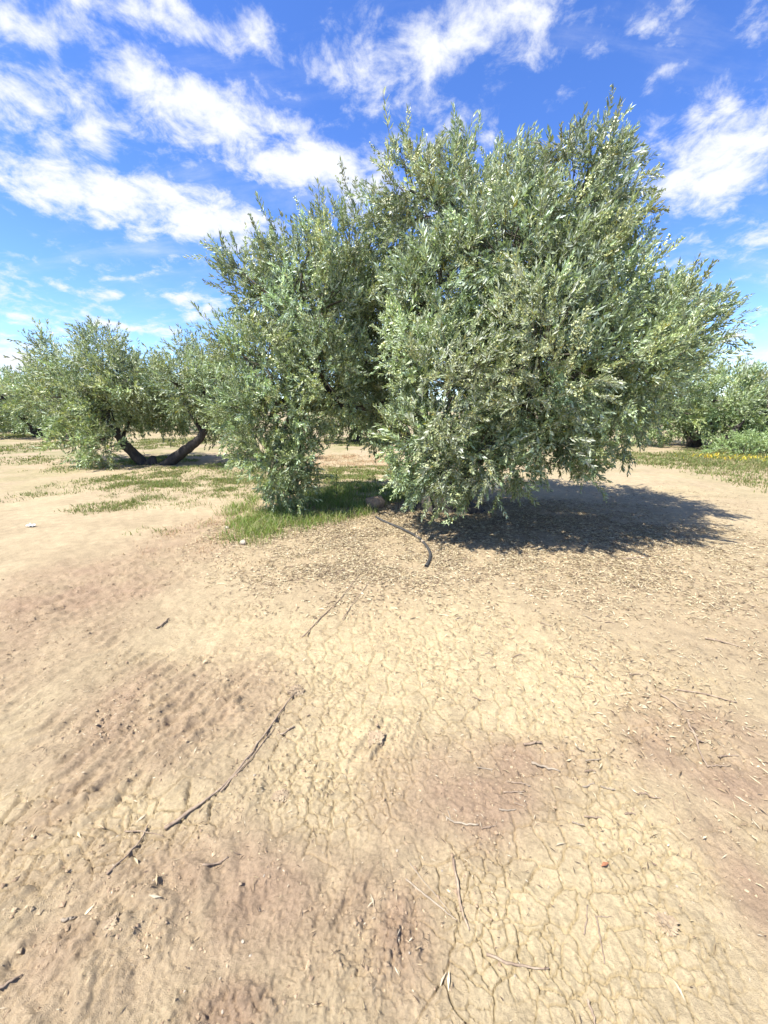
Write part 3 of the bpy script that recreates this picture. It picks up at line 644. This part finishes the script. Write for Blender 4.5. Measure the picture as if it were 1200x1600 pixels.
GD = [(.05, .10, .02), (.07, .13, .03), (.09, .16, .035)]
GP = [(.20, .22, .08), (.26, .25, .11), (.16, .20, .06)]
blades('grass', 'lush green grass tuft under the left side of the large olive', 'grass', [(E(470, 800, 100, 28), 3), (E(420, 825, 50, 25), 2.0), (E(560, 780, 70, 16), 3), (E(400, 845, 25, 14), 1.2)], 19000, .16, .007, [(.17, .26, .055), (.22, .30, .07), (.26, .31, .09), (.12, .19, .045), (.31, .30, .14), (.35, .30, .17)], 81, .75)
blades('grass', 'sparse green grass between the V-trunked tree and the large olive', 'grass', [(E(330, 745, 120, 18), 1.6), (E(160, 795, 45, 9), 2), (E(270, 790, 90, 11), 1), (E(560, 745, 110, 14), 2.2), (E(230, 722, 60, 8), 2), (E(120, 735, 60, 8), .7), (E(330, 765, 120, 14), .9), (E(230, 830, 40, 8), .7), (E(200, 760, 110, 14), .8), (E(400, 770, 60, 14), 1.2)], 62000, .07, .009, GR + GP + [(.15, .22, .05), (.19, .25, .065)], 82, .9)
blades('grass', 'thin pale grass on the open ground at the far left', 'grass', [(E(40, 700, 60, 12), 1.2), (E(60, 720, 60, 8), 1), (E(260, 692, 60, 8), 1.5), (E(30, 680, 50, 6), 1.2), (E(20, 780, 30, 6), .8), (E(560, 690, 60, 6), 1.4)], 34000, .08, .011, GP + GR, 83, .9)
blades('grass', 'green meadow grass below the trees on the right', 'grass', [(E(1120, 725, 120, 17), 1.6), (E(1190, 758, 50, 16), 1.4), (E(1060, 722, 60, 10), 1.2), (E(1300, 735, 100, 22), 1.2), (E(1180, 712, 100, 8), 2)], 30000, .12, .012, GR + GP, 84, .35)
blades('dry_grass', 'reddish dry grass beside the green tuft on the left', 'dry grass', [(E(305, 842, 75, 32), 1), (E(540, 722, 80, 12), .8), (E(380, 880, 80, 20), .4)], 11000, .06, .006, [(.34, .20, .11), (.40, .27, .15), (.45, .34, .20)], 85, .4, M_litter, .9)
blades('yellow_flowers', 'band of yellow wild flowers in the grass on the right', 'flowers', [(E(1160, 717, 90, 6), 1), (E(1130, 716, 40, 3), 1), (E(1250, 722, 60, 6), .6)], 1100, .15, .025, [(.55, .40, .03), (.60, .48, .06), (.2, .24, .06)], 86, .4)

def lie_flat(x, y, ln, wd, cols, rng, lift=.004, tilt=.18):
    m = len(x); z = height(x, y)[0] + lift; a = rng.uniform(0, 6.283, m); l = ln * (.35 + rng.random(m) ** 2); w = wd * rng.uniform(.5, 1.3, m)
    d = np.stack([np.cos(a), np.sin(a), rng.normal(0, tilt, m)], 1); s = np.stack([-np.sin(a), np.cos(a), rng.normal(0, tilt * 1.6, m)], 1)
    c = np.stack([x, y, z + rng.random(m) * .006], 1); cu = np.stack([0 * l, 0 * l, rng.uniform(-.06, .14, m) * l], 1)
    V = np.stack([c - d * l[:, None] / 2, c + s * w[:, None] / 2 + cu, c + d * l[:, None] / 2, c - s * w[:, None] / 2 + cu], 1).reshape(-1, 3)
    o = (np.arange(m) * 4)[:, None, None]; Fa = (np.array([[0, 2, 1], [0, 3, 2]])[None] + o).reshape(-1, 3)
    return V, Fa, np.repeat(np.array(cols)[rng.integers(0, len(cols), m)] * rng.uniform(.75, 1.2, (m, 1)), 4, 0)
def litter(name, label, es, n, ln, wd, cols, seed):
    rng = np.random.default_rng(seed); wt = np.array([e[2] * e[3] * w for e, w in es]); wt /= wt.sum(); X = []; Y = []
    for (e, w), k in zip(es, (wt * n).astype(int)):
        u = rng.uniform(-1.3, 1.3, (k * 2, 2)); x = e[0] + u[:, 0] * e[2]; y = e[1] + u[:, 1] * e[3]; k_ = rng.random(len(x)) < emask(x, y, e, 1.3, .6) * np.clip(fbm(x * 3, y * 3, 4, 97, .6) * 3.0 - .75, .12, 1); X.append(x[k_]); Y.append(y[k_])
    V, Fa, col = lie_flat(np.concatenate(X), np.concatenate(Y), ln, wd, cols, rng)
    tag(obj(name, mesh_np(name, V, Fa, col, False, M_litter)), label, 'leaf litter', None, 'stuff'); print(name, len(V) // 4)
LC = [(.45, .37, .23), (.33, .25, .15), (.54, .46, .31), (.17, .12, .08), (.27, .20, .125), (.50, .42, .27)]
litter('leaf_litter', 'carpet of dry fallen leaves and straw around the large olive', [(E(720, 850, 330, 60), 1.2), (E(800, 820, 260, 35), 1.0), (E(560, 885, 190, 55), 1.7), (E(980, 880, 240, 60), .7)], 150000, .050, .0080, LC, 91)
litter('leaf_litter', 'thin scatter of dry leaves and straw on the soil at the right', [(E(1050, 980, 260, 130), 1), (E(850, 1000, 250, 90), .5), (E(1080, 1250, 200, 130), .4), (E(1100, 800, 140, 40), .6)], 15000, .040, .0050, LC, 92)

def ico():
    t = (1 + 5 ** .5) / 2; V = np.array([(-1, t, 0), (1, t, 0), (-1, -t, 0), (1, -t, 0), (0, -1, t), (0, 1, t), (0, -1, -t), (0, 1, -t), (t, 0, -1), (t, 0, 1), (-t, 0, -1), (-t, 0, 1)], float)
    Fa = np.array([(0, 11, 5), (0, 5, 1), (0, 1, 7), (0, 7, 10), (0, 10, 11), (1, 5, 9), (5, 11, 4), (11, 10, 2), (10, 7, 6), (7, 1, 8), (3, 9, 4), (3, 4, 2), (3, 2, 6), (3, 6, 8), (3, 8, 9), (4, 9, 5), (2, 4, 11), (6, 2, 10), (8, 6, 7), (9, 8, 1)])
    return unit(V), Fa
IV, IF = ico()
OV = np.array([(1, 0, 0), (-1, 0, 0), (0, 1, 0), (0, -1, 0), (0, 0, 1), (0, 0, -1)], float); OF = np.array([(0, 2, 4), (2, 1, 4), (1, 3, 4), (3, 0, 4), (2, 0, 5), (1, 2, 5), (3, 1, 5), (0, 3, 5)])
def crumbs(name, label, es, n, smin, smax, seed):
    rng = np.random.default_rng(seed); wt = np.array([e[2] * e[3] for e in es]); wt /= wt.sum(); X = []; Y = []
    for e, k in zip(es, (wt * n).astype(int)):
        u = rng.uniform(-1.3, 1.3, (k * 2, 2)); x = e[0] + u[:, 0] * e[2]; y = e[1] + u[:, 1] * e[3]; k_ = rng.random(len(x)) < emask(x, y, e, 1.0, .4) * np.clip(fbm(x * 6, y * 6, 3, 95) * 3 - 1, .05, 1); X.append(x[k_]); Y.append(y[k_])
    x = np.concatenate(X); y = np.concatenate(Y); m = len(x); z = height(x, y)[0]; s = smin + (smax - smin) * rng.random(m) ** 4
    D_ = OV[None] * (1 + rng.normal(0, .22, (m, 6, 1))) * (s[:, None, None]) * np.stack([rng.uniform(.8, 1.4, m), rng.uniform(.7, 1.2, m), rng.uniform(.45, .8, m)], 1)[:, None, :]
    a = rng.uniform(0, 6.28, m); R2 = np.zeros((m, 3, 3)); R2[:, 0, 0] = np.cos(a); R2[:, 0, 1] = -np.sin(a); R2[:, 1, 0] = np.sin(a); R2[:, 1, 1] = np.cos(a); R2[:, 2, 2] = 1
    V = (np.einsum('nij,nvj->nvi', R2, D_) + np.stack([x, y, z + s * .25], 1)[:, None]).reshape(-1, 3)
    Fa = (OF[None] + (np.arange(m) * 6)[:, None, None]).reshape(-1, 3)
    cc = np.array([(.30, .222, .14), (.27, .195, .124), (.345, .268, .168)])[rng.integers(0, 3, m)] * rng.uniform(.85, 1.15, (m, 1))
    tag(obj(name, mesh_np(name, V, Fa, np.repeat(cc, 6, 0), False, M_crumb)), label, 'soil', None, 'stuff'); print(name, m)
litter('straw_bits', 'fine bits of straw and bark strewn over the bare foreground', [(E(600, 1250, 620, 330), 1), (E(250, 1000, 300, 110), .6)], 11000, .022, .0026, LC[:2] + [(.16, .11, .075), (.11, .075, .05), (.52, .45, .33)], 93)
crumbs('fine_soil_crumbs', 'fine grains of soil scattered over the whole foreground', [E(600, 1330, 640, 270), E(300, 1050, 330, 130), E(880, 1050, 330, 110)], 17000, .0012, .0056, 97)
crumbs('soil_crumbs', 'loose crumbs of dry soil on the broken ground', rough_es + loose_es, 18000, .0015, .0088, 96)

# ------------------------------------------------------------------ countable things on the ground
def lumpy(seed, sub=2, rough=.18):
    rng = np.random.default_rng(seed); V = IV.copy(); Fa = IF.copy()
    for _ in range(sub):
        mid = {}; V = list(V); nf = []
        def m_(a, b_):
            k = (min(a, b_), max(a, b_))
            if k not in mid: mid[k] = len(V); V.append(unit(np.array(V[a]) + np.array(V[b_])))
            return mid[k]
        for a, b_, c in Fa: ab, bc, ca = m_(a, b_), m_(b_, c), m_(c, a); nf += [(a, ab, ca), (b_, bc, ab), (c, ca, bc), (ab, bc, ca)]
        V = np.array(V); Fa = np.array(nf)
    # chip with random planes so that it reads as broken rock
    for _ in range(9):
        n = unit(rng.normal(size=3)); d = rng.uniform(.55, .9); h = V @ n; V = V - np.where(h > d, h - d, 0)[:, None] * n
    return V * (1 + rng.normal(0, rough * .15, (len(V), 1))), Fa
def stone(name, label, cat, px, py, wpx, mat, seed, flat=.6, group=None, sub=2, sink=.25):
    V, Fa = lumpy(seed, 3 if cat == 'clod' else sub, 1.0 if cat == 'clod' else .18)
    if cat == 'clod': V = V * (.55 + .9 * fbm(V[:, 0] * 1.6 + V[:, 2] + 9, V[:, 1] * 1.6 - V[:, 2] * .7 + seed, 4, seed, .6))[:, None]; sink = .42
    p = g3(px, py); s = wpx / F * depth(p) / 2; V = V * np.array([s, s * .8, s * flat])
    o = obj(name, mesh_np(name, V, Fa, None, False, mat), None, p + np.array([0, 0, s * flat * (1 - sink * 2)])); return tag(o, label, cat, group)
stone('stone', 'brown angular stone beside the grass at the foot of the large olive', 'stone', 585, 802, 34, M_rock, 101, .85)
stone('stone', 'small pale stone at the lower tip of the green grass tuft', 'stone', 381, 850, 13, M_pebble, 102, .7)
stone('stone', 'small pale stone in the reddish dry grass on the left', 'stone', 355, 827, 8, M_pebble, 103, .7)
stone('stone', 'little yellowish stone under the lowest leaves of the large olive', 'stone', 726, 811, 9, M_pebble, 104, .7)
stone('stone', 'orange-brown stone chip near the trunk of the large olive', 'stone', 676, 806, 8, mat_plain('orange_stone', (.36, .17, .09), (.5, .27, .15), 20), 105, .8)
stone('soil_clod', 'dark clod of soil at the top end of the long stick', 'clod', 466, 1083, 26, M_clod, 106, .6)
stone('soil_clod', 'clod of soil in the broken ground left of the crusted patch', 'clod', 585, 1160, 34, M_clod, 107, .45)
stone('soil_clod', 'clod of soil just below the middle of the long stick', 'clod', 440, 1245, 26, M_clod, 108, .5)
stone('soil_clod', 'clod of soil near the bottom left with a crack behind', 'clod', 180, 1447, 30, M_clod, 109, .45)
stone('soil_clod', 'crumbly dark clod at the lower right', 'clod', 1040, 1445, 34, M_clod, 110, .5)
prng = np.random.default_rng(120)
peb_meshes = [mesh_np('pebble', lumpy(200 + i, 1)[0] * np.array([1, .75, .55]), lumpy(200 + i, 1)[1], None, False, M_pebble) for i in range(5)]
for k in range(46):
    px = prng.uniform(20, 1180); py = 900 + 690 * prng.random() ** .7
    p = g3(px, py); o = obj('pebble', peb_meshes[k % 5], None, p + np.array([0, 0, .001])); s = prng.uniform(.003, .008); s *= .75; o.scale = (s, s, s); o.rotation_euler = (0, 0, prng.uniform(0, 6.28))
    tag(o, 'tiny pale pebble lying on the bare tan soil', 'pebble', 'pebbles scattered on the soil')
# single fallen leaves in the foreground
fl_meshes = []
for i in range(5):
    V, Fa = leaf_geo(np.zeros(3), np.array([1, 0, .05]), np.array([0, .25 * (i - 2), 1]), 0.042, .008, .08, True)
    fl_meshes.append(mesh_np('fallen_leaf', np.array(V) - np.array([.027, 0, 0]), np.array(Fa), np.tile(np.array([LC[0], LC[2], (.46, .39, .27), LC[1], (.40, .34, .24)][i]), (5, 1)), False, M_litter))
for k in range(26):
    px = prng.uniform(30, 1180); py = 940 + 640 * prng.random(); p = g3(px, py, .004)
    o = obj('fallen_leaf', fl_meshes[k % 5], None, p); o.rotation_euler = (prng.normal(0, .15), prng.normal(0, .12), prng.uniform(0, 6.28))
    tag(o, 'single dry olive leaf lying on the open foreground soil', 'leaf', 'leaves fallen on the open soil')
V, Fa = leaf_geo(np.zeros(3), np.array([1, .3, .1]), np.array([0, .2, 1]), .035, .014, .12, True)
tag(obj('fallen_leaf', mesh_np('rust_leaf', np.array(V), np.array(Fa), np.tile(np.array([.27, .12, .06]), (5, 1)), False, M_litter), None, g3(938, 1358, .006)), 'rust-orange dry leaf in the lower right foreground', 'leaf')
# sticks: traced courses on the ground
def stick(label, pts, r0, r1, mat=None, forks=(), lift=.3, group=None, name='stick', seed=1):
    rng = np.random.default_rng(seed)
    def course(pts, r0, r1):
        P_ = np.array([np.append(gp(*q_), 0) for q_ in pts]); t = np.linspace(0, 1, len(P_)); tt = np.linspace(0, 1, max(8, 4 * len(P_)))
        S = np.stack([np.interp(tt, t, P_[:, k]) for k in range(3)], 1)
        for _ in range(2): S[1:-1] = (S[:-2] + 2 * S[1:-1] + S[2:]) / 4
        S[1:-1, :2] += rng.normal(0, .35 * r0, (len(S) - 2, 2)); rad = np.linspace(r0, r1, len(S)) * rng.uniform(.85, 1.15, len(S))
        h = gzf(S[:, 0], S[:, 1]); hm = np.maximum(np.maximum(np.pad(h, 1, 'edge')[:-2], h), np.pad(h, 1, 'edge')[2:]); hs_ = np.convolve(np.pad(hm, 2, 'edge'), np.ones(5) / 5, 'valid'); S[:, 2] = np.maximum(hs_, h) + rad * (.7 + lift)
        return tube(S, rad, 7, .12, rng)
    geo = [course(pts, r0, r1)] + [course(f, r0 * .6, r1 * .6) for f in forks]
    V, Fa = join(geo); c = V.mean(0); c[2] = V[:, 2].min()
    return tag(obj(name, mesh_np(name, V - c, Fa, None, True, mat or M_stick), None, c), label, 'stick', group)
stick('long dry stick lying diagonally across the left foreground', [(257, 1296), (300, 1268), (345, 1236), (390, 1185), (425, 1135), (450, 1100), (468, 1080)], .0060, .003, forks=[[(345, 1240), (390, 1190), (430, 1140)]], seed=2)
stick('thin dark stick above the cracked patch, pointing at the pipe', [(472, 996), (500, 970), (530, 940), (560, 905), (580, 872)], .0045, .002, seed=3)
stick('short twig beside the thin dark stick above the cracked patch', [(535, 970), (560, 935), (590, 898)], .0032, .002, seed=4)
stick('dark twig lying in the shade of the large olive', [(972, 880), (1000, 876), (1032, 872)], .008, .004, seed=5)
stick('forked twig lying on the soil at the right', [(1072, 1130), (1088, 1160), (1090, 1175), (1103, 1203)], .0055, .003, forks=[[(1088, 1160), (1110, 1165)], [(1090, 1155), (1068, 1142)]], seed=6)
stick('straight twig among litter near the right border, lower one', [(1055, 1083), (1100, 1090), (1150, 1103)], .005, .003, seed=7)
stick('short dark twig at the right, upper one', [(1100, 1003), (1130, 1010), (1157, 1017)], .007, .004, seed=8)
stick('thin curved twig right of the crusted patch', [(1030, 1090), (1045, 1100), (1065, 1115)], .005, .003, seed=9)
stick('dark V-shaped twig in the lower middle foreground', [(708, 1345), (716, 1390), (722, 1425), (733, 1456)], .0050, .0025, forks=[[(720, 1425), (716, 1395), (710, 1362)]], seed=10)
stick('long pale straw leading to the V-shaped twig', [(634, 1374), (665, 1400), (695, 1425), (718, 1440)], .0030, .002, M_stick2, [[(640, 1350), (675, 1393), (705, 1428)]], seed=11)
stick('thin root lying along a crack at the bottom right', [(760, 1492), (800, 1508), (830, 1512), (858, 1512)], .0038, .002, seed=12)
stick('upright-looking thin twig in the lower right foreground', [(930, 1433), (936, 1460), (944, 1508)], .0028, .0018, forks=[[(932, 1434), (955, 1434)]], seed=13)
stick('short twig left of the thin twig in the lower right', [(912, 1462), (916, 1440), (918, 1415)], .0022, .0015, seed=14)
stick('pale bent twig in the middle foreground below the loose soil', [(697, 1278), (705, 1286), (725, 1290), (747, 1292)], .0045, .003, M_stick2, [[(705, 1285), (700, 1270)]], seed=15)
stick('small brown stub of wood on the crusted soil', [(818, 1167), (832, 1166), (846, 1165)], .006, .005, seed=16)
stick('thin winding root at the lower left below the long stick', [(168, 1372), (200, 1340), (222, 1310), (232, 1290)], .0035, .0018, forks=[[(195, 1300), (225, 1300), (255, 1306)]], seed=17)
stick('short straight twig at the lower left', [(318, 1358), (338, 1352), (357, 1344)], .0038, .0025, seed=18)
stick('pale chip of wood near the lower left corner', [(96, 1442), (108, 1438), (119, 1434)], .005, .003, M_stick2, seed=19)
stick('dark twig at the left border near the bottom', [(0, 1552), (18, 1540), (36, 1525)], .004, .002, seed=20)
stick('grey flat splinter on the soil right of the loose patch', [(830, 1196), (850, 1200), (875, 1206)], .006, .003, M_stick2, seed=21)
stick('short straight twig on the left beside the wheel marks', [(245, 983), (255, 975), (264, 966)], .007, .004, seed=22)
stick('short twig below the clod at the stick end', [(440, 1152), (450, 1146), (460, 1138)], .004, .003, seed=23)
stick('brown twig in the bottom right corner area by a crack', [(918, 1560), (925, 1580), (932, 1600)], .004, .002, seed=24)
for k in range(40):
    px = prng.uniform(700, 1190); py = prng.uniform(900, 1300); a = prng.uniform(-.5, .9); l = prng.uniform(10, 28) * (py / 1000)
    dx, dy = math.cos(a) * l, math.sin(a) * l * .5
    stick('small thin twig strewn on the litter-covered soil at the right', [(px, py), (px + dx * .5, py + dy * .5 + prng.normal(0, 1.5)), (px + dx, py + dy)], .0034, .002, M_stick if k % 3 else M_stick2, group='small twigs strewn on the right', name='twig', seed=300 + k)
# black irrigation pipe
def pipe():
    pts = [(588, 818), (598, 824), (618, 831), (640, 841), (656, 851), (667, 864), (673, 876), (671, 885), (665, 893)]
    P_ = np.array([np.append(gp(*q_), 0) for q_ in pts]); t = np.linspace(0, 1, len(P_)); tt = np.linspace(0, 1, 40)
    S = np.stack([np.interp(tt, t, P_[:, k]) for k in range(3)], 1)
    for _ in range(5): S[1:-1] = (S[:-2] + 2 * S[1:-1] + S[2:]) / 4
    h = macro(S[:, 0], S[:, 1]); S[:, 2] = h + .016 + .008 * np.sin(tt * math.pi); rad = np.full(40, .015)
    Vo, Fo = tube(S, rad, 14, 0, None, False); Vi, Fi = tube(S, rad * .8, 14, 0, None, False)
    n = len(Vo); V = np.concatenate([Vo, Vi]); Fa = [Fo, Fi[:, ::-1] + n]
    ring = []
    for k in range(14):
        a, b_ = k, (k + 1) % 14; ring += [(a, n + a, b_), (b_, n + a, n + b_)]
        a, b_ = 39 * 14 + k, 39 * 14 + (k + 1) % 14; ring += [(a, b_, n + a), (b_, n + b_, n + a)]
    Fa.append(np.array(ring)); c = S[0].copy()
    root = obj('irrigation_pipe', mesh_np('irrigation_pipe', V - c, np.concatenate(Fa), None, True, M_pipe), None, c); tag(root, 'curved black irrigation pipe lying on the leaf litter before the tree', 'pipe')
    # a wire tie and a dripper nipple
    for i in (6, 7):
        V2, F2 = tube(S[i * 3:i * 3 + 2], [.017, .017], 12, 0, None, True); obj('pipe_tie', mesh_np('pipe_tie', V2 - c, F2, None, True, M_stick2), root)
pipe()
# short weathered wood stub at the foot of the trunk
a_ = g3(694, 800); b_ = g3(706, 788); V, Fa = tube([a_ + [0, 0, .02], (a_ + b_) / 2 + [0, 0, .09], b_ + [0, 0, .16]], [.055, .045, .05], 10, .2, np.random.default_rng(8)); 
tag(obj('wood_stub', mesh_np('wood_stub', V - a_, Fa, None, True, mat_plain('weathered_wood', (.16, .11, .09), (.36, .28, .23), 22, .9, .5)), None, a_), 'stub of weathered grey wood leaning at the foot of the large olive', 'wood')
# crumpled white scrap
rg = np.random.default_rng(9); n = 7; gx_, gy_ = np.meshgrid(np.linspace(-1, 1, n), np.linspace(-1, 1, n), indexing='ij'); c = g3(49, 824)
V = np.stack([gx_.ravel() * .05, gy_.ravel() * .03, np.abs(rg.normal(0, .014, n * n)) + .004], 1); ii = np.arange(n * n).reshape(n, n)
tag(obj('paper_scrap', mesh_np('paper_scrap', V, np.stack([ii[:-1, :-1], ii[1:, :-1], ii[1:, 1:], ii[:-1, 1:]], -1).reshape(-1, 4), None, False, M_scrap), None, c + np.array([0, 0, .01])), 'small crumpled white scrap on the soil at the left', 'litter')
# tall weeds in the shade under the left crown
def weed(label, px, py, h, seed):
    rng = np.random.default_rng(seed); p = gp(px, py); b0 = np.array([p[0], p[1], gz(*p)]); root = empty('weed', b0); tag(root, label, 'weed', None)
    top = np.array([rng.normal(0, .06), rng.normal(0, .06), h]); S = bez(np.array([0, 0, -.02]), np.array([0, 0, h * .5]), top, 8); V, Fa = tube(S, np.linspace(.006, .002, 8), 5)
    obj('stem', mesh_np('stem', V, Fa, np.tile(np.array([.12, .15, .06]), (len(V), 1)), True, M_grass), root)
    LV = []; LF = []; LCc = []
    for i in range(16):
        t = rng.uniform(.1, 1); q_ = bez(np.array([0, 0, -.02]), np.array([0, 0, h * .5]), top, 101)[int(t * 100)]; a = rng.uniform(0, 6.28)
        v, f = leaf_geo(q_, np.array([math.cos(a), math.sin(a), rng.uniform(.1, .9)]), np.array([0, 0, 1.0]), rng.uniform(.05, .12) * (1.2 - .7 * t), .022, .1, True); o = len(LV); LV += v; LF += [tuple(o + z_ for z_ in ff) for ff in f]; LCc += [np.array([.07, .12, .03]) * rng.uniform(.8, 1.3)] * 5
    obj('leaves', mesh_np('leaves', np.array(LV), np.array(LF), np.array(LCc), False, M_grass), root)['kind'] = 'stuff'
weed('tallest thin weed standing in the gap beneath the large olive', 527, 790, .52, 131)
weed('weed with drooping leaves at the left of the gap beneath the large olive', 500, 792, .36, 132)
weed('thin weed right of the tallest weed beneath the large olive', 590, 782, .36, 133)
weed('leafy weed growing under the tip of the left crown', 462, 795, .34, 134)
weed('short weed beside the trunk of the large olive', 622, 785, .28, 135)
weed('sprig of weed between the two trunks of the V-shaped tree', 228, 722, .45, 136)
